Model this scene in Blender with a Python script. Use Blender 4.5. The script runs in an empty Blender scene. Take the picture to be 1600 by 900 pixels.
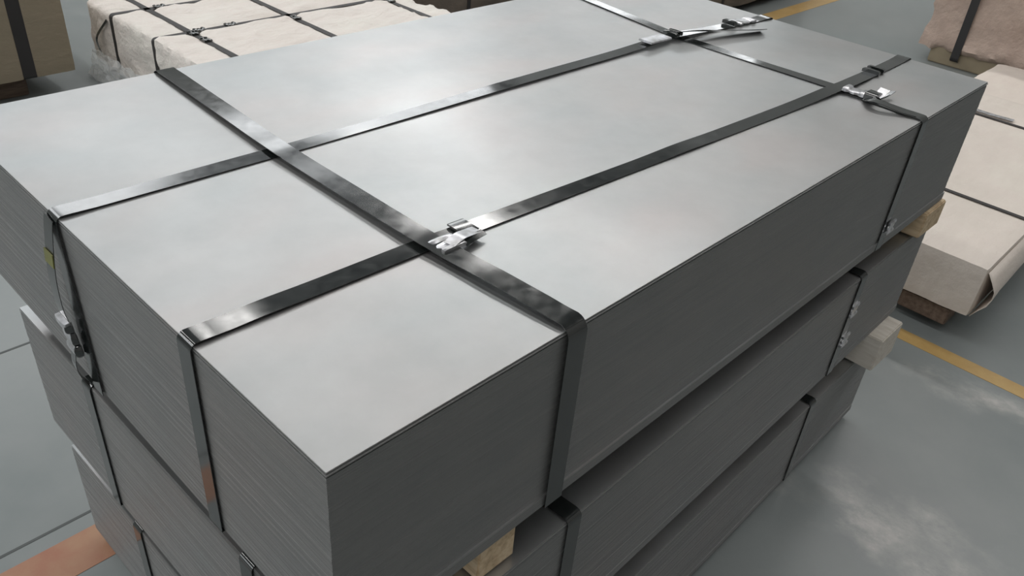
import bpy, bmesh, math, random
from mathutils import Vector, Matrix, noise
random.seed(7)
S = bpy.context.scene
C = S.collection
FZ = 1.12                      # height of the top of the front stack above the floor

# ------------------------------------------------------------------ camera
cam = bpy.data.cameras.new('camera'); co = bpy.data.objects.new('camera', cam); C.objects.link(co)
rv = Vector((2.05687, -0.81622, 0.53290)); Rm = Matrix.Rotation(rv.length, 3, rv.normalized())
m = Matrix((Rm[0], -Rm[1], -Rm[2])).transposed().to_4x4()
m.translation = Vector((-0.31738, -0.50245, 0.62305 + FZ))
co.matrix_world = m
cam.sensor_width = 36; cam.lens = 1301.0 / 1600 * 36; cam.clip_start = .02; cam.clip_end = 200
S.camera = co

# ------------------------------------------------------------------ light
w = bpy.data.worlds.new('World'); S.world = w; w.use_nodes = True
bg = w.node_tree.nodes['Background']; bg.inputs[0].default_value = (.80, .86, .90, 1); bg.inputs[1].default_value = .30
def area(name, loc, rot, sx, sy, power, col=(1, 1, 1)):
    l = bpy.data.lights.new(name, 'AREA'); l.shape = 'RECTANGLE'; l.size = sx; l.size_y = sy
    l.energy = power; l.color = col
    o = bpy.data.objects.new(name, l); C.objects.link(o); o.location = loc; o.rotation_euler = rot
    return o
# roof skylight strips of the hall and the high window bands in its back and left walls
for x, sy_, p in ((-7.5, 22, 520), (-2.0, 22, 340), (5.2, 22, 270), (11.4, 22, 700)):
    area('skylight', (x, 4.5, 10.0), (0, 0, 0), .6, sy_, p, (1, .985, .96))
area('wall_light_band', (2, 15.8, 8.95), (math.radians(-76), 0, 0), 29, 2.1, 690, (.95, .98, 1))
area('wall_light_band', (16.8, 11.5, 5.4), (0, math.radians(84), 0), 1.0, 7, 80, (.95, .98, 1))  # right wall: added narrow light that puts streaks on the far straps
area('wall_light_band', (-13.8, 4, 4.8), (0, math.radians(-84), 0), 3.6, 16, 370, (.93, .97, 1))
S.view_settings.view_transform = 'Standard'; S.view_settings.look = 'None'
S.view_settings.exposure = 0.14; S.view_settings.gamma = 1; S.view_settings.use_curve_mapping = False

# ------------------------------------------------------------------ materials
def srgb(r, g, b):
    f = lambda c: (c / 255 / 12.92) if c / 255 <= .04045 else ((c / 255 + .055) / 1.055) ** 2.4
    return (f(r), f(g), f(b), 1)
class NT:
    def __init__(s, name):
        s.m = bpy.data.materials.new(name); s.m.use_nodes = True; s.t = s.m.node_tree; s.b = s.t.nodes['Principled BSDF']
    def n(s, typ, **kw):
        o = s.t.nodes.new(typ)
        for k, v in kw.items():
            if k in o.inputs.keys() if isinstance(k, str) else False: o.inputs[k].default_value = v
            else: setattr(o, k, v)
        return o
    def l(s, a, b): s.t.links.new(a, b)
    def coord(s, scale=(1, 1, 1), kind='Object'):
        tc = s.n('ShaderNodeTexCoord'); mp = s.n('ShaderNodeMapping'); mp.inputs['Scale'].default_value = scale
        s.l(tc.outputs[kind], mp.inputs[0]); return mp.outputs[0]
    def noise(s, vec, scale, detail=4, rough=.5):
        o = s.n('ShaderNodeTexNoise'); o.inputs['Scale'].default_value = scale
        o.inputs['Detail'].default_value = detail; o.inputs['Roughness'].default_value = rough
        s.l(vec, o.inputs['Vector']); return o.outputs['Fac']
    def ramp(s, fac, stops):
        o = s.n('ShaderNodeValToRGB'); e = o.color_ramp.elements
        while len(e) < len(stops): e.new(.5)
        for i, (p, c) in enumerate(stops): e[i].position = p; e[i].color = c
        s.l(fac, o.inputs[0]); return o.outputs[0]
    def mix(s, fac, a, b, mode='MIX'):
        o = s.n('ShaderNodeMix', data_type='RGBA', blend_type=mode)
        for sock, v in ((o.inputs[0], fac), (o.inputs[6], a), (o.inputs[7], b)):
            if hasattr(v, 'links'): s.l(v, sock)
            else: sock.default_value = v
        return o.outputs[2]
    def math(s, op, a, b=0.0, c=None, clamp=False):
        o = s.n('ShaderNodeMath', operation=op); o.use_clamp = clamp
        for i, v in enumerate((a, b) if c is None else (a, b, c)):
            if hasattr(v, 'links'): s.l(v, o.inputs[i])
            else: o.inputs[i].default_value = v
        return o.outputs[0]
    def bump(s, h, strength, dist=.01):
        o = s.n('ShaderNodeBump'); o.inputs['Strength'].default_value = strength; o.inputs['Distance'].default_value = dist
        s.l(h, o.inputs['Height']); s.l(o.outputs[0], s.b.inputs['Normal'])
    def set(s, **kw):
        for k, v in kw.items():
            i = s.b.inputs[k.replace('_', ' ')]
            if hasattr(v, 'links'): s.l(v, i)
            else: i.default_value = v
g = lambda v: (v, v, v, 1)

def mat_sheet():                                   # rolled steel face
    t = NT('rolled_steel'); v = t.coord()
    a = t.noise(v, 2.2, 3); b = t.noise(v, 14, 5, .6)
    tint = t.ramp(t.noise(t.coord((1, 1.6, 1)), 3.1, 2), [(.35, (.435, .455, .46, 1)), (.55, (.475, .475, .475, 1)), (.7, (.495, .47, .465, 1))])
    c = t.mix(.22, tint, t.ramp(b, [(.35, g(.44)), (.7, g(.62))]))
    r = t.ramp(a, [(.3, g(.31)), (.7, g(.42))])
    t.set(Base_Color=c, Metallic=.86, Roughness=r)
    t.bump(t.noise(v, 5, 2), .05, .02)
    return t.m
def mat_edge():                                    # cut edges of the stacked sheets
    t = NT('sheared_steel_edges')
    band = t.noise(t.coord((1.2, 1.2, 170)), 1, 4, .6)
    blot = t.noise(t.coord((3, 3, 9)), 2.2, 4, .6)
    c = t.mix(.5, t.ramp(band, [(.3, (.20, .205, .205, 1)), (.7, (.235, .235, .23, 1))]), t.ramp(blot, [(.3, (.19, .195, .195, 1)), (.72, (.25, .243, .237, 1))]))
    t.set(Base_Color=c, Metallic=.35, Roughness=.48)
    return t.m
def mat_strap():
    t = NT('black_steel_strapping'); v = t.coord()
    n = t.noise(t.coord((6, 6, 6)), 9, 3)
    t.set(Base_Color=t.ramp(n, [(.3, (.010, .012, .012, 1)), (.75, (.020, .023, .022, 1))]), Metallic=.0, Roughness=t.ramp(n, [(.3, g(.08)), (.8, g(.15))]), IOR=1.92)
    return t.m
def mat_seal():
    t = NT('zinc_seal'); v = t.coord()
    t.set(Base_Color=t.ramp(t.noise(v, 60, 3), [(.3, g(.45)), (.7, (.78, .78, .82, 1))]), Metallic=.85, Roughness=.28)
    return t.m
def mat_paper(name, c1, c2, c3, wr=.5):
    t = NT(name); v = t.coord()
    n1 = t.noise(v, 2.3, 4, .6); n2 = t.noise(t.coord((1, 3, 3)), 7, 5, .65)
    c = t.mix(.45, t.ramp(n1, [(.3, c1), (.52, c2), (.72, c3)]), t.ramp(n2, [(.3, c3), (.6, c1), (.8, c2)]))
    t.set(Base_Color=c, Roughness=.55)
    t.bump(t.noise(t.coord((1, 2.2, 2.2)), 9, 6, .65), wr, .02)
    return t.m
def mat_wood():
    t = NT('softwood'); v = t.coord((9, 1.2, 9))
    t.set(Base_Color=t.ramp(t.noise(v, 9, 5, .6), [(.25, (.40, .28, .17, 1)), (.5, (.62, .47, .30, 1)), (.75, (.74, .60, .42, 1))]), Roughness=.75)
    t.bump(t.noise(v, 14, 5), .3, .004)
    return t.m
def mat_wood_pale():
    t = NT('pale_softwood'); v = t.coord((9, 1.2, 9))
    t.set(Base_Color=t.ramp(t.noise(v, 9, 5, .6), [(.25, (.52, .47, .40, 1)), (.75, (.72, .68, .62, 1))]), Roughness=.75)
    return t.m
def mat_wood_dark():
    t = NT('weathered_wood'); v = t.coord((1.5, 9, 9))
    t.set(Base_Color=t.ramp(t.noise(v, 7, 5, .6), [(.25, (.09, .06, .045, 1)), (.75, (.22, .16, .12, 1))]), Roughness=.8)
    return t.m
def mat_film():
    t = NT('clear_film')
    t.set(Base_Color=(.9, .92, .92, 1), Roughness=.14, Alpha=.30, Specular_IOR_Level=.8)
    return t.m
def mat_floor():
    t = NT('epoxy_floor'); v = t.coord()
    sep = t.n('ShaderNodeSeparateXYZ'); t.l(v, sep.inputs[0])
    n1 = t.noise(v, .8, 4, .55); n2 = t.noise(v, 6, 5, .6)
    c = t.mix(.3, t.ramp(n1, [(.3, (.205, .235, .238, 1)), (.7, (.262, .280, .278, 1))]), t.ramp(n2, [(.3, (.20, .225, .225, 1)), (.7, (.29, .30, .30, 1))]))
    # scuffed, dusty worn places (fixed on the floor)
    wob = t.n('ShaderNodeTexNoise'); wob.inputs['Scale'].default_value = 7.0; wob.inputs['Detail'].default_value = 6; t.l(v, wob.inputs['Vector'])
    def blob(cx, cy, ax, ay, rot):
        mp = t.n('ShaderNodeMapping'); mp.vector_type = 'TEXTURE'
        mp.inputs['Location'].default_value = (cx, cy, 0); mp.inputs['Rotation'].default_value = (0, 0, rot); mp.inputs['Scale'].default_value = (ax, ay, 1)
        t.l(v, mp.inputs[0]); ln = t.n('ShaderNodeVectorMath', operation='LENGTH'); t.l(mp.outputs[0], ln.inputs[0])
        d = t.math('ADD', ln.outputs['Value'], t.math('MULTIPLY', t.math('SUBTRACT', wob.outputs['Fac'], .5), 2.2))
        return t.math('SUBTRACT', 1, d, clamp=True)
    sc = t.ramp(t.noise(t.coord((1.6, 1, 1)), 5, 7, .72), [(.40, g(.12)), (.68, g(1))])
    wear = t.math('ADD', blob(*WEAR[0]), t.math('ADD', blob(*WEAR[1]), blob(*WEAR[2])), clamp=True)
    wf = t.math('MULTIPLY', wear, t.math('MULTIPLY', sc, .8), clamp=True)
    c = t.mix(wf, c, (.66, .63, .60, 1))
    t.set(Base_Color=c, Roughness=t.math('ADD', .24, t.math('MULTIPLY', n2, .14)), Specular_IOR_Level=.5)
    t.bump(n2, .04, .01)
    return t.m
def mat_line(name, c1, c2):
    t = NT(name); v = t.coord()
    t.set(Base_Color=t.ramp(t.noise(v, 7, 5, .65), [(.35, c1), (.65, c2)]), Roughness=.4)
    return t.m
def mat_plain(name, col, rough=.6):
    t = NT(name); n = t.noise(t.coord(), 6, 4)
    d = tuple(x * .75 for x in col[:3]) + (1,)
    t.set(Base_Color=t.ramp(n, [(.3, d), (.7, col)]), Roughness=rough); return t.m
WEAR = [(1.60, -.30, .17, .34, .1), (2.40, -.27, .10, .30, .3), (1.53, -.26, .08, .14, 0)]
M = dict(band=mat_plain('dull_black_strapping', (.035, .032, .032, 1), .55), khaki=mat_plain('khaki_board', (.34, .28, .19, 1), .8), sheet=mat_sheet(), edge=mat_edge(), strap=mat_strap(), seal=mat_seal(), wood=mat_wood(), pale=mat_wood_pale(), wdark=mat_wood_dark(),
         film=mat_film(), floor=mat_floor(),
         cream=mat_paper('cream_wrapping_paper', (.86, .78, .72, 1), (.90, .83, .78, 1), (.91, .88, .81, 1), .9),
         white=mat_paper('pale_wrapping_paper', (.72, .65, .58, 1), (.78, .69, .63, 1), (.80, .74, .66, 1), .3),
         brown=mat_paper('brown_wrapping_paper', (.54, .40, .33, 1), (.60, .47, .39, 1), (.45, .33, .28, 1), .7),
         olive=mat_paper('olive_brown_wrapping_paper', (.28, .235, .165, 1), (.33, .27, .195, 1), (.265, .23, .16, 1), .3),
         dark=mat_paper('dark_brown_wrapping_paper', (.13, .105, .085, 1), (.19, .155, .125, 1), (.10, .085, .07, 1), .6),
         yellow=mat_line('yellow_paint', (.44, .28, .10, 1), (.52, .35, .14, 1)),
         orange=mat_line('orange_paint', (.36, .16, .10, 1), (.40, .23, .14, 1)),
         roof=mat_plain('roof_sheeting', (.26, .27, .28, 1)), frontwall=mat_plain('darkened_painted_wall', (.36, .35, .34, 1)), hallwall=mat_plain('painted_wall', (.42, .43, .42, 1)),
         olivepatch=mat_plain('olive_yellow_patch', (.20, .20, .05, 1), .4),
         joint=mat_plain('joint_filler', (.09, .10, .10, 1)))

# ------------------------------------------------------------------ helpers
def obj(name, bm, mats, parent=None, smooth=False):
    me = bpy.data.meshes.new(name); bm.normal_update(); bm.to_mesh(me); bm.free()
    for mm in (mats if isinstance(mats, (list, tuple)) else [mats]): me.materials.append(mm)
    if smooth:
        for p in me.polygons: p.use_smooth = True
    o = bpy.data.objects.new(name, me); C.objects.link(o)
    if parent: o.parent = parent
    return o
def tag(o, label, cat, group=None):
    o['label'] = label; o['category'] = cat
    if group: o['group'] = group
    return o
def thing(name, label, cat, loc=(0, 0, 0), rz=0, group=None):
    o = bpy.data.objects.new(name, None); C.objects.link(o); o.location = loc; o.rotation_euler = (0, 0, rz)
    o.empty_display_size = .1
    return tag(o, label, cat, group)
def box(bm, x0, x1, y0, y1, z0, z1, topmat=None, bev=0):
    vs = [bm.verts.new((x, y, z)) for z in (z0, z1) for y in (y0, y1) for x in (x0, x1)]
    fs = [(0, 2, 3, 1), (4, 5, 7, 6), (0, 1, 5, 4), (1, 3, 7, 5), (3, 2, 6, 7), (2, 0, 4, 6)]
    out = []
    for i, f in enumerate(fs):
        fa = bm.faces.new([vs[k] for k in f]); out.append(fa)
        if topmat is not None: fa.material_index = topmat if i == 1 else 0
    if bev: bmesh.ops.bevel(bm, geom=list({e for f in out for e in f.edges}), offset=bev, segments=2, affect='EDGES')
    return vs
def ribbon(bm, pts, wdir, width, thick=.0011, twist=None, nrm=None):
    """solid flat band following pts; wdir = width direction, per-point normals from the path"""
    n = len(pts); rows = []
    for i, p in enumerate(pts):
        a = pts[max(0, i - 1)]; b = pts[min(n - 1, i + 1)]
        tn = (b - a).normalized(); wd = wdir[i] if isinstance(wdir, list) else wdir
        wd = (wd - tn * wd.dot(tn)).normalized()
        nn = tn.cross(wd)
        if twist: 
            q = Matrix.Rotation(twist(i / (n - 1)), 3, tn); wd = q @ wd; nn = q @ nn
        wv = width(i / (n - 1)) if callable(width) else width
        rows.append([bm.verts.new(p + wd * (s * wv / 2) + nn * (k * thick / 2)) for s, k in ((-1, -1), (1, -1), (1, 1), (-1, 1))])
    for r0, r1 in zip(rows, rows[1:]):
        for k in range(4): bm.faces.new((r0[k], r0[(k + 1) % 4], r1[(k + 1) % 4], r1[k]))
    bm.faces.new(rows[0][::-1]); bm.faces.new(rows[-1])
    bmesh.ops.recalc_face_normals(bm, faces=bm.faces)
def sharp(o, ang=40):
    me = o.data
    for p in me.polygons: p.use_smooth = True
    me.set_sharp_from_angle(angle=math.radians(ang))
    return o
def bumpf(s, c, w): return math.exp(-((s - c) / w) ** 2)
def strap(parent, axis, length, h, lat, lift, side0=lambda z: 0, side1=lambda z: 0, width=.033, r=.011, o=.0036, slat0=lambda z: 0, slat1=lambda z: 0, twist=None, name='strap', mat=None, N=90):
    """closed band round a bundle. axis 'x': runs along x over the top; lat(s): sideways place; lift(s): gap over the top"""
    P = []
    zs = [-.0012 + (h - r + .0012) * k / 14 for k in range(15)]
    for z in zs: P.append((-o - side0(z / h), z, lat(0) + slat0(z / h)))
    for k in range(1, 8):
        a = math.pi * (1 - k / 16.0); P.append((-o + r + r * math.cos(a), h + o - r + r * math.sin(a), lat(0)))
    for k in range(N + 1):
        s = r + (length - 2 * r) * k / N
        e = min(1, min(s - r, length - r - s) / .05); e = e * e * (3 - 2 * e)
        P.append((s, h + o * (1 - e) + (.0012 + lift(s)) * e, lat(s)))
    for k in range(1, 8):
        a = math.pi / 2 * (1 - k / 8.0); P.append((length + o - r + r * math.cos(a), h + o - r + r * math.sin(a), lat(length)))
    for z in reversed(zs): P.append((length + o + side1(z / h), z, lat(length) + slat1(z / h)))
    P.append((length / 2, -.0014, lat(length / 2))); P.append((-o, -.0013, lat(0)))
    if axis == 'x': pts = [Vector((a, c, b)) for a, b, c in P]; wd = Vector((0, 1, 0))
    else: pts = [Vector((c, a, b)) for a, b, c in P]; wd = Vector((1, 0, 0))
    bm = bmesh.new(); ribbon(bm, pts, wd, width, twist=twist)
    return sharp(obj(name, bm, mat or M['strap'], parent), 35)
def tail(parent, pts, wd, width=.033, twist=None, name='strap_tail', mat=None):
    bm = bmesh.new(); ribbon(bm, [Vector(p) for p in pts], wd, width, twist=twist)
    return sharp(obj(name, bm, mat or M['strap'], parent), 35)
def smoothpts(pts, k=6):
    out = []; P = [Vector(p) for p in pts]
    for i in range(len(P) - 1):
        a = P[max(0, i - 1)]; b = P[i]; c = P[i + 1]; d = P[min(len(P) - 1, i + 2)]
        for j in range(k):
            t = j / k
            out.append(.5 * ((2 * b) + (c - a) * t + (2 * a - 5 * b + 4 * c - d) * t * t + (3 * b - a - 3 * c + d) * t ** 3))
    out.append(P[-1]); return out
def seal(parent, loc, rot, ln=.045, wd=.038, th=.005, name='seal', notch=True, mat=None):
    """crimped sleeve: a flat shell with pressed-in notches along both sides"""
    bm = bmesh.new(); n = 15; rows = []
    for i in range(n):
        u = i / (n - 1); x = (u - .5) * ln
        w = wd / 2; z = th
        if notch:
            d = max(bumpf(u, .3, .07), bumpf(u, .7, .07)); w -= .005 * d; z = th * (1 - .35 * d) + .0015 * math.sin(u * 9)
        prof = [(-w, 0), (-w, z * .8), (-w * .8, z), (0, z * 1.06), (w * .8, z), (w, z * .8), (w, 0)]
        rows.append([bm.verts.new((x, a, b)) for a, b in prof])
    for a, b in zip(rows, rows[1:]):
        m_ = len(a)
        for k in range(m_): bm.faces.new((a[k], b[k], b[(k + 1) % m_], a[(k + 1) % m_]))
    bm.faces.new(rows[0]); bm.faces.new(rows[-1][::-1]); bmesh.ops.recalc_face_normals(bm, faces=bm.faces)
    s = sharp(obj(name, bm, mat or M['seal'], parent), 30); s.location = loc; s.rotation_euler = rot
    return s

# ------------------------------------------------------------------ the hall floor
def structure(name, mat, *b):
    bm = bmesh.new(); box(bm, *b); o = obj(name, bm, mat); o['kind'] = 'structure'; return o
structure('floor', M['floor'], -14, 17, -8, 16, -.1, 0)
structure('ceiling', M['roof'], -14, 17, -8, 16, 10.2, 10.3)
structure('wall_left', M['hallwall'], -14.1, -14, -8, 16, 0, 10.2)
structure('wall_right', M['hallwall'], 17, 17.1, -8, 16, 0, 10.2)
structure('wall_back', M['hallwall'], -14, 17, 16, 16.1, 0, 10.2)
structure('wall_front', M['frontwall'], -14, 17, -8.1, -8, 0, 10.2)  # unseen front wall, toned darker to keep light out of the stack gaps
def mark(name, x0, x1, y0, y1, mat, kind='structure', z=.0012):
    bm = bmesh.new(); box(bm, x0, x1, y0, y1, -.001, z); o = obj(name, bm, mat); o['kind'] = kind; return o
mark('trim_1', 2.495, 2.565, -7.9, 2.52, M['yellow'])
mark('trim_2', 2.495, 16.9, 2.52, 2.66, M['yellow'])
mark('trim_3', -13.9, 2.3, 1.02, 1.14, M['orange'])
mark('trim_4', -13.9, 2.4, 1.975, 1.984, M['joint'], z=.0008)
mark('trim_5', -13.9, 2.3, 1.185, 1.193, M['joint'], z=.0008)

# ------------------------------------------------------------------ the three steel bundles
def steel_bundle(label, loc, rz, L, W, H, seed, th=.0013):
    rnd = random.Random(seed)
    t = thing('steel_sheet_bundle', label, 'steel bundle', loc, rz, 'strapped bundles of bare steel sheets in the front stack')
    bm = bmesh.new(); z = 0; top = H - .0085; ox = oy = 0
    while z < top - th * .5:
        ox = ox * .6 + rnd.gauss(0, .00014); oy = oy * .6 + rnd.gauss(0, .00014)
        ex = (-.003 if seed == 3 else -.0012) if z < .022 else 0
        gap = .00005
        box(bm, ox, L + ox * .5, oy + ex, W + oy * .5, z, min(top, z + th) - gap, topmat=1)
        z += th
    o = obj('sheet_stack', bm, [M['edge'], M['sheet']], t); o['kind'] = 'stuff'
    z = top
    for k, (dx, dy, tt) in enumerate(((.0006, .0010, .0022), (-.0004, -.0012, .0022), (.0004, .0006, .0026))):
        bm = bmesh.new(); box(bm, dx, L - dx, dy, W - dy, z + .0002, z + tt, topmat=1, bev=.0003)
        for f in bm.faces:
            if abs(f.normal.z) > .9: f.material_index = 1
        obj('steel_sheet', bm, [M['edge'], M['sheet']], t); z += tt + .00045
    return t, z
L1, W1, H1 = 1.911, 1.10, .319
b1, h1 = steel_bundle('topmost grey steel sheet bundle of the front stack, its whole upper face showing', (0, 0, FZ - H1), 0, L1, W1, H1, 3)
b2, h2 = steel_bundle('middle grey steel sheet bundle of the front stack, under the topmost one', (.024, -.0137, FZ - .697), .0119, 1.918, 1.088, .300, 5)
b3, h3 = steel_bundle('lowest grey steel sheet bundle of the front stack, just above the floor', (.05, -.006, .025), .014, 1.895, 1.11, .285, 8)

# straps of bundle 1  (heights measured from the bundle base)
lin = lambda s, pts: next((a[1] + (b[1] - a[1]) * (s - a[0]) / (b[0] - a[0]) for a, b in zip(pts, pts[1:]) if s <= b[0]), pts[-1][1])
s1_lat = lambda s: lin(s, [(0, .656), (.38, .648), (1.5, .643), (1.911, .605)])
s2_lat = lambda s: lin(s, [(0, .278), (.38, .266), (1.1, .225), (1.55, .200), (1.911, .208)])
c1_lat = lambda s: lin(s, [(0, .378), (.27, .361), (.65, .362), (1.1, .386)])
c2_lat = lambda s: lin(s, [(0, 1.515), (.2, 1.530), (.64, 1.525), (1.1, 1.60)])
und = lambda s, a, f, ph: a * (.5 + .5 * math.sin(f * s + ph))
S1 = strap(b1, 'x', L1, h1, s1_lat, lambda s: und(s, .0010, 6, 1.0) + .006 * bumpf(s, 1.5, .16) + .002 * bumpf(s, .9, .3),
           side0=lambda z: .001, slat0=lambda z: -.012 * (1 - z), twist=lambda u: .045 * bumpf(u, .265, .055) + .03 * bumpf(u, .47, .012))
S2 = strap(b1, 'x', L1, h1, s2_lat, lambda s: und(s, .0010, 5, .4) + .0015 * bumpf(s, .10, .05) + .002 * bumpf(s, .95, .07) + .005 * bumpf(s, 1.53, .14), twist=lambda u: .012 * math.sin(u * 17 + 3))
C1 = strap(b1, 'y', W1, h1, c1_lat, lambda s: .0062 + .0010 * math.sin(math.pi * s / 1.1) + .0015 * bumpf(s, .27, .05) + .0015 * bumpf(s, .65, .05) + und(s, .0006, 15, 2.2) + .0012 * bumpf(s, .14, .05),
           r=.020, o=.0065, width=.037, twist=lambda u: -.010 * bumpf(u, .45, .1))
C2 = strap(b1, 'y', W1, h1, c2_lat, lambda s: und(s, .001, 9, 0), twist=lambda u: .02 * math.sin(u * 20))
Zt = h1
# crimped joint where the first cross strap passes the near lengthwise strap
seal(C1, (.376, .240, Zt + .0060), (0, .06, math.radians(90)), .036, .042, .006)
tail(C1, smoothpts([(.372, .232, Zt + .013), (.395, .236, Zt + .016), (.418, .240, Zt + .0125), (.437, .243, Zt + .009)]), Vector((-.1, 1, 0)), .020, name='strap_end', mat=M['seal'])
tail(C1, smoothpts([(.395, .224, Zt + .009), (.412, .227, Zt + .010), (.440, .232, Zt + .009)]), Vector((0, 1, .3)), .012, name='strap_tail')
# overlapping end of the near lengthwise strap beside it
seal(S2, (.428, .264, Zt + .0052), (0, 0, math.radians(-3)), .030, .037, .0032, notch=False, mat=M['strap'])
tail(S2, [(.440, .264, Zt + .0060), (.4425, .264, Zt + .0075), (.445, .264, Zt + .0062)], Vector((0, 1, 0)), .036, name='strap_end', mat=M['seal'])
# joint of the far lengthwise strap
seal(S1, (1.425, .6425, Zt + .0095), (0, .02, 0), .085, .039, .005, notch=False)
seal(S1, (1.500, .6430, Zt + .0105), (0, 0, 0), .030, .040, .008, mat=M['strap'])
tail(S1, smoothpts([(1.500, .632, Zt + .018), (1.56, .612, Zt + .018), (1.64, .585, Zt + .012), (1.72, .555, Zt + .008), (1.77, .537, Zt + .006)]), Vector((.2, .67, -.30)), .026)
seal(S1, (1.795, .616, Zt + .0030), (0, 0, -.08), .075, .038, .005)
seal(S1, (1.735, .622, Zt + .0045), (0, 0, -.08), .012, .040, .010, mat=M['strap'], notch=False)
# joints near the far end of the near lengthwise strap
for dx in (1.700, 1.728): seal(S2, (dx, .2045, Zt + .0028), (0, 0, 0), .010, .042, .0085, mat=M['strap'], notch=False)
# joint of the second cross strap with its curled tail
seal(C2, (1.527, .163, Zt + .0055), (.02, -.03, math.radians(92)), .050, .038, .007)
seal(C2, (1.527, .124, Zt + .0060), (.02, -.03, math.radians(92)), .026, .040, .011, mat=M['strap'], notch=False)
tail(C2, smoothpts([(1.530, .118, Zt + .010), (1.552, .116, Zt + .013), (1.575, .118, Zt + .017)]), Vector((.05, 1, .1)), .022, name='strap_end', mat=M['seal'])
tail(C2, smoothpts([(1.530, .110, Zt + .006), (1.556, .104, Zt + .010), (1.588, .103, Zt + .014)]), Vector((.05, 1, -.3)), .010)
tail(C2, smoothpts([(1.520, .135, Zt + .004), (1.49, .110, Zt + .014), (1.486, .085, Zt + .016), (1.500, .050, Zt + .008), (1.512, .018, Zt + .005)]), Vector((1, .2, 0)), .022, name='strap_loop')
seal(C2, (1.535, -.0065, .055), (math.radians(90), math.radians(90), 0), .030, .036, .004)
# joint on the left side: loose outer layer, crimped seal, tail
tail(S1, smoothpts([(-.006, .660, .316), (-.010, .664, .29), (-.018, .672, .22), (-.018, .680, .16), (-.014, .682, .128)]), Vector((0, 1, 0)), .030, name='strap_end')
seal(S1, (-.012, .680, .098), (0, math.radians(-96), 0), .070, .038, .008)
seal(S1, (-.010, .662, .098), (0, math.radians(-96), math.radians(-20)), .060, .012, .010, mat=M['strap'], name='crimp')
tail(S1, smoothpts([(-.016, .680, .066), (-.020, .678, .040), (-.016, .670, .018), (-.010, .664, .004)]), Vector((.1, 1, 0)), .024)

bm = bmesh.new(); box(bm, -.0002, .0014, -.0155, .0155, -.011, .011); pm = obj('yellow_patch', bm, M['olivepatch'], S1); pm.location = (-.0178, .6675, .248); pm.rotation_euler = (0, math.radians(6), 0); pm['label'] = 'olive yellow patch'  # small olive yellow patch on the loose strap layer
def plain_straps(b, L, W, h, xs, ys):
    for y in ys: strap(b, 'x', L, h, lambda s: y, lambda s: 0, N=30)
    for x in xs: strap(b, 'y', W, h, lambda s: x, lambda s: 0, N=30)
plain_straps(b2, 1.918, 1.088, h2, (.412, 1.49), (.785, .268))
plain_straps(b3, 1.895, 1.11, h3, (.42, 1.468), (.79, .27))
for bb, loc in ((b2, (1.51, -.0045, .10)), (b2, (1.495, -.0045, .20))):
    seal(bb, loc, (math.radians(90), math.radians(88), 0), .034, .036, .004)

# battens
def batten(label, x0, x1, y0, y1, z0, z1, mat, group='timber battens between the steel bundles'):
    bm = bmesh.new(); cx, cy = (x0 + x1) / 2, (y0 + y1) / 2
    box(bm, x0 - cx, x1 - cx, y0 - cy, y1 - cy, 0, z1 - z0, bev=.003)
    for v in bm.verts: v.co += Vector((noise.noise(v.co * 9), noise.noise(v.co * 9 + Vector((5, 0, 0))), 0)) * .002
    o = obj('wooden_batten', bm, mat); o.location = (cx, cy, z0); tag(o, label, 'batten', group); return o
zb1 = FZ - H1; zt2 = FZ - .697 + h2; zb2 = FZ - .697; zt3 = .025 + h3
batten('tan square-cut wooden batten end under the near corner of the topmost steel bundle', .238, .312, .004, 1.05, zt2 + .0042, zb1 - .0022, M['wood'])
batten('weathered wooden batten end poking out under the far right end of the topmost steel bundle', 1.795, 1.925, -.012, 1.05, zt2 + .0042, zb1 - .0022, M['wood'])
batten('bleached pale batten end under the far right end of the middle steel bundle', 1.765, 1.905, -.035, 1.05, zt3 + .0042, zb2 - .0022, M['pale'])
batten('wooden batten between the middle and lowest steel bundles at their near end', .26, .36, .03, 1.04, zt3 + .0042, zb2 - .0022, M['wood'])
for i, (x, lb) in enumerate(((.3, 'thin runner board under the near end of the lowest steel bundle'), (1.6, 'thin runner board under the far end of the lowest steel bundle'))):
    batten(lb, x, x + .1, .05, 1.05, .0012, .025 - .0022, M['wdark'], 'runner boards under the front stack')

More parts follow.
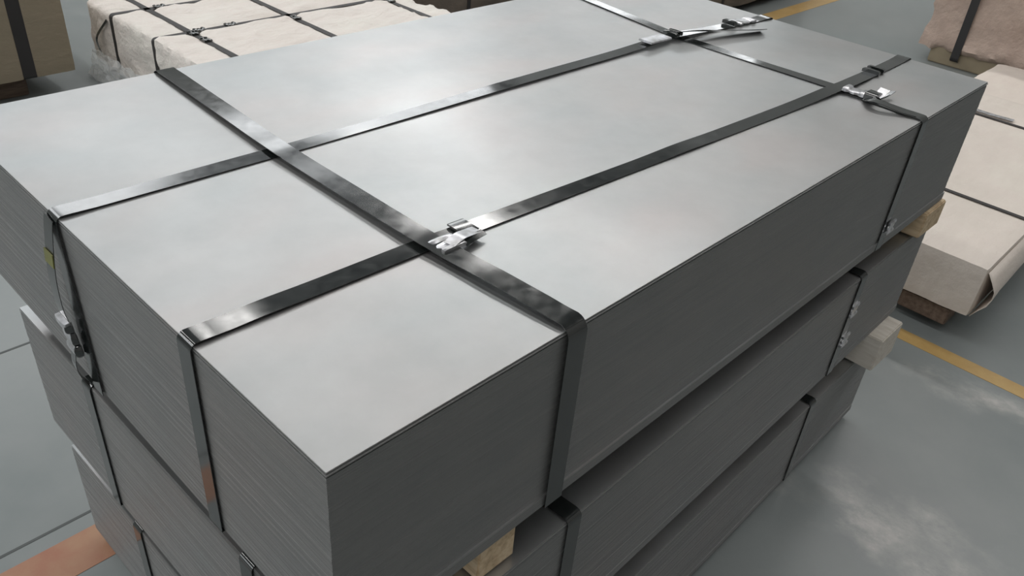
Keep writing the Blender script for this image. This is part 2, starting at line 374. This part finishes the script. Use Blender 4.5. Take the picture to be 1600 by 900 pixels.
# ------------------------------------------------------------------ paper-wrapped bundles
def wrapped(label, x0, x1, y0, y1, z0, z1, mat, xs=(), ys=(), seed=0, amp=.006, pinch=.010, step=.03, cr=.02, sw=.033, skids=None, flare=0, side_straps=True, strapmat=None, name='wrapped_bundle', slack=.0, estr=.35, ringz=None):
    L, W, H = x1 - x0, y1 - y0, z1 - z0
    t = thing(name, label, 'wrapped bundle', (x0, y0, 0))
    off = Vector((seed * 13.7, seed * 3.1, seed * 7.3))
    nx, ny, nz = max(4, int(L / step)), max(4, int(W / step)), max(4, int(H / step))
    bm = bmesh.new(); cache = {}
    ctr = Vector((L / 2, W / 2, H / 2))
    def V(i, j, k):
        key = (i, j, k)
        if key in cache: return cache[key]
        p = Vector((L * i / nx, W * j / ny, H * k / nz))
        q = Vector((min(max(p.x, cr), L - cr), min(max(p.y, cr), W - cr), min(max(p.z, cr), H - cr)))
        d = (p - q); n = d.normalized() if d.length > 1e-6 else Vector((0, 0, 1))
        q = q + n * cr
        wr = noise.noise(Vector((p.x * 3, p.y * 7, p.z * 5)) + off) * .9 + noise.noise(Vector((p.x * 9, p.y * 16, p.z * 12)) + off) * .5
        rd = 1 - abs(noise.noise(Vector((p.x * 5 + p.y * 3, p.y * 8 - p.x * 2, p.z * 8)) + off)) * 2.6
        wr += max(0, rd) * .7
        pz = 0
        for sx in xs: pz += math.exp(-((p.x - sx) / .030) ** 2)
        for sy in ys: pz += math.exp(-((p.y - sy) / .030) ** 2)
        pz = min(1, pz)
        q = q + n * (amp * wr * (1 - pz) - pinch * pz + slack * .0)
        if flare and p.z < H * .2: q = q + Vector((n.x, n.y, 0)) * flare * (1 - p.z / (H * .2)) * (.6 + .6 * wr)
        cache[key] = bm.verts.new((q.x, q.y, q.z + z0)); return cache[key]
    def face(a, b, c, d):
        try: bm.faces.new((V(*a), V(*b), V(*c), V(*d)))
        except ValueError: pass
    for i in range(nx):
        for j in range(ny):
            face((i, j, nz), (i + 1, j, nz), (i + 1, j + 1, nz), (i, j + 1, nz)); face((i, j, 0), (i, j + 1, 0), (i + 1, j + 1, 0), (i + 1, j, 0))
    for i in range(nx):
        for k in range(nz):
            face((i, 0, k), (i + 1, 0, k), (i + 1, 0, k + 1), (i, 0, k + 1)); face((i, ny, k), (i, ny, k + 1), (i + 1, ny, k + 1), (i + 1, ny, k))
    for j in range(ny):
        for k in range(nz):
            face((0, j, k), (0, j, k + 1), (0, j + 1, k + 1), (0, j + 1, k)); face((nx, j, k), (nx, j + 1, k), (nx, j + 1, k + 1), (nx, j, k + 1))
    o = obj('paper_wrap', bm, mat, t); sharp(o, 50)
    def ring(axis, c):
        a = L if axis == 'x' else W
        bm = bmesh.new(); P = []
        e = pinch * estr; r = cr + .001; z_lo, z_hi = (z0 if ringz is None else ringz) + e, z1 - e
        corners = [(e, z_lo, math.pi, 1.5 * math.pi), (a - e, z_lo, 1.5 * math.pi, 2 * math.pi), (a - e, z_hi, 0, .5 * math.pi), (e, z_hi, .5 * math.pi, math.pi)]
        for cx, cz, a0, a1 in corners:
            sx = 1 if cx == e else -1; sz = 1 if cz == z_lo else -1
            for k in range(6):
                an = a0 + (a1 - a0) * k / 5; P.append((cx + sx * r + r * math.cos(an), cz + sz * r + r * math.sin(an)))
        P.append(P[0])
        Q = []
        for p, q in zip(P, P[1:]):
            n_ = max(1, int(math.dist(p, q) / .06))
            for k in range(n_): Q.append((p[0] + (q[0] - p[0]) * k / n_, p[1] + (q[1] - p[1]) * k / n_))
        Q.append(P[0])
        pts = [Vector((u, c, v)) if axis == 'x' else Vector((c, u, v)) for u, v in Q]
        ribbon(bm, pts, Vector((0, 1, 0)) if axis == 'x' else Vector((1, 0, 0)), sw, .0016)
        return sharp(obj('strap', bm, strapmat or M['band'], t), 35)
    rx = [ring('y', c) for c in xs]; ry = [ring('x', c) for c in ys]
    for (a, b_) in (skids or []):
        bm = bmesh.new(); box(bm, a, b_, .12, W - .06, .0015, z0 + .004, bev=.003); obj('skid', bm, M['wdark'], t)
    return t, rx, ry
F = FZ
# cream bundle behind the front stack
cx0, cy0 = 1.39, 2.93
cb, crx, cry = wrapped('crumpled cream paper-wrapped bundle with three cross straps, behind the left end of the stack', cx0, 2.93, cy0, 4.20, .05, .37, M['cream'],
     xs=(.20, .76, 1.40), ys=(.53, .99), seed=1, amp=.017, pinch=.014, step=.022, skids=((.1, .2), (.7, .8), (1.3, 1.4)))
ct = .37 - .004
for q, loc, rz in ((crx[0], (.20, .50, ct), 1.57), (crx[0], (.20, .38, ct), 1.57), (crx[1], (.76, .46, ct), 1.57), (crx[2], (1.40, .46, ct), 1.57), (cry[0], (.25, .53, ct), 0), (cry[0], (.42, .53, ct), 0), (cry[1], (.27, .99, ct), 0)):
    seal(q, loc, (0, 0, rz), .055, .042, .009, mat=M['strap'])
tail(cry[1], smoothpts([(-.005, 1.02, .33), (-.05, 1.07, .24), (-.04, 1.10, .17), (-.02, 1.12, .12)]), Vector((0, 1, 0)), .02)
bm = bmesh.new()                                      # torn clear film bunched at the foot of the cream bundle
R_ = []
for j in range(34):
    row = []
    for k in range(12):
        y = .40 + .80 * j / 33; z = .004 + .145 * k / 11
        x = -.035 - .05 * (1 - k / 11) - .02 * noise.noise(Vector((y * 22, z * 30, 1))) - .012 * noise.noise(Vector((y * 50, z * 60, 4)))
        row.append(bm.verts.new((x, y + .02 * noise.noise(Vector((y * 20, z * 25, 9))), z + (.02 * noise.noise(Vector((y * 15, 0, 2))) if k > 6 else 0))))
    R_.append(row)
for a, b_ in zip(R_, R_[1:]):
    for k in range(11): bm.faces.new((a[k], a[k + 1], b_[k + 1], b_[k]))
fo = obj('plastic_film', bm, M['film'], cb); sm = fo.modifiers.new('t', 'SOLIDIFY'); sm.thickness = .0006
# pale bundle on the right
wb, wrx, wry = wrapped('smooth pale beige paper-wrapped bundle on the right, its flat top seamed by two straps', 2.63, 4.56, -.07, 1.03, .115, .32, M['white'],
     xs=(.54, 1.58), ys=(), seed=4, amp=.004, pinch=.012, step=.025, cr=.012, sw=.022, skids=((.14, .24), (.9, 1.0), (1.75, 1.85)))
bm = bmesh.new(); box(bm, .015, .12, .06, .24, .04, .112, bev=.004); obj('skid_block', bm, M['wdark'], wb)
bm = bmesh.new(); ribbon(bm, [Vector((1.615, y, .3225 + .002 * math.sin(y * 20))) for y in [.42 + .02 * k for k in range(20)]], Vector((1, 0, .1)), .028); o = obj('edge_strip', bm, M['seal'], wb); o['label'] = 'bright metal edge strip'
# bevelled paper fold hanging at the near right corner of that bundle
bm = bmesh.new(); gp = []
for a in range(9):
    row = []
    for b_ in range(7):
        u, v = a / 8, b_ / 6
        row.append(bm.verts.new((.0 + 1.5 * u * u + .01, -.004 - .045 * math.sin(math.pi * min(1, v * 1.05)) * (1 - .5 * u) - .004 * noise.noise(Vector((u * 6, v * 5, 2))), .305 - .185 * v)))
    gp.append(row)
for a, b_ in zip(gp, gp[1:]):
    for k in range(6): bm.faces.new((a[k], a[k + 1], b_[k + 1], b_[k]))
fo = sharp(obj('paper_fold', bm, M['white'], wb), 60); sm = fo.modifiers.new('t', 'SOLIDIFY'); sm.thickness = .002
# low bundle further behind it
wrapped('low flat beige paper-wrapped bundle lying between the pale bundle and the tall brown one', 4.75, 5.80, -.35, .86, .03, .17, M['white'], seed=6, amp=.006, step=.04, skids=((.1, .2), (.8, .9)))
# tall brown bundle top right
bb, brx, bry = wrapped('tall brown paper-wrapped bundle with one black strap down its side, at the far right corner', 6.0, 7.9, -.30, 1.44, .095, .95, M['brown'],
     xs=(.4, 1.4), ys=(.35, 1.50 - .02), seed=9, amp=.022, pinch=.004, estr=-7, ringz=.07, step=.04, cr=.03, sw=.055, flare=.035, skids=())
bm = bmesh.new(); box(bm, .0, 1.85, .06, 1.66, .0015, .14, bev=.006); obj('pallet_base', bm, M['khaki'], bb)
# shaded bundle at top left
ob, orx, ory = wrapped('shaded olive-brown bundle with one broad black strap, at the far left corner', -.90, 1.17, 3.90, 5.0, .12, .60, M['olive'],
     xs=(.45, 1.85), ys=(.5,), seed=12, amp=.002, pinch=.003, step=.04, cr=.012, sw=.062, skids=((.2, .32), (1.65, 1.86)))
wrapped('taupe brown paper-wrapped bundle behind the right end of the cream bundle', 3.15, 4.95, 3.62, 4.6, .06, .50, M['dark'], xs=(.5, 1.3), seed=15, amp=.012, step=.04, skids=((.1, .2), (1.5, 1.6)))
wrapped('dark brown paper-wrapped bundle beyond the far end of the front stack, beside the yellow line', 5.05, 7.0, 2.80, 3.9, .06, .55, M['dark'], xs=(.5, 1.4), seed=17, amp=.012, step=.04, skids=((.1, .2), (1.7, 1.8)))
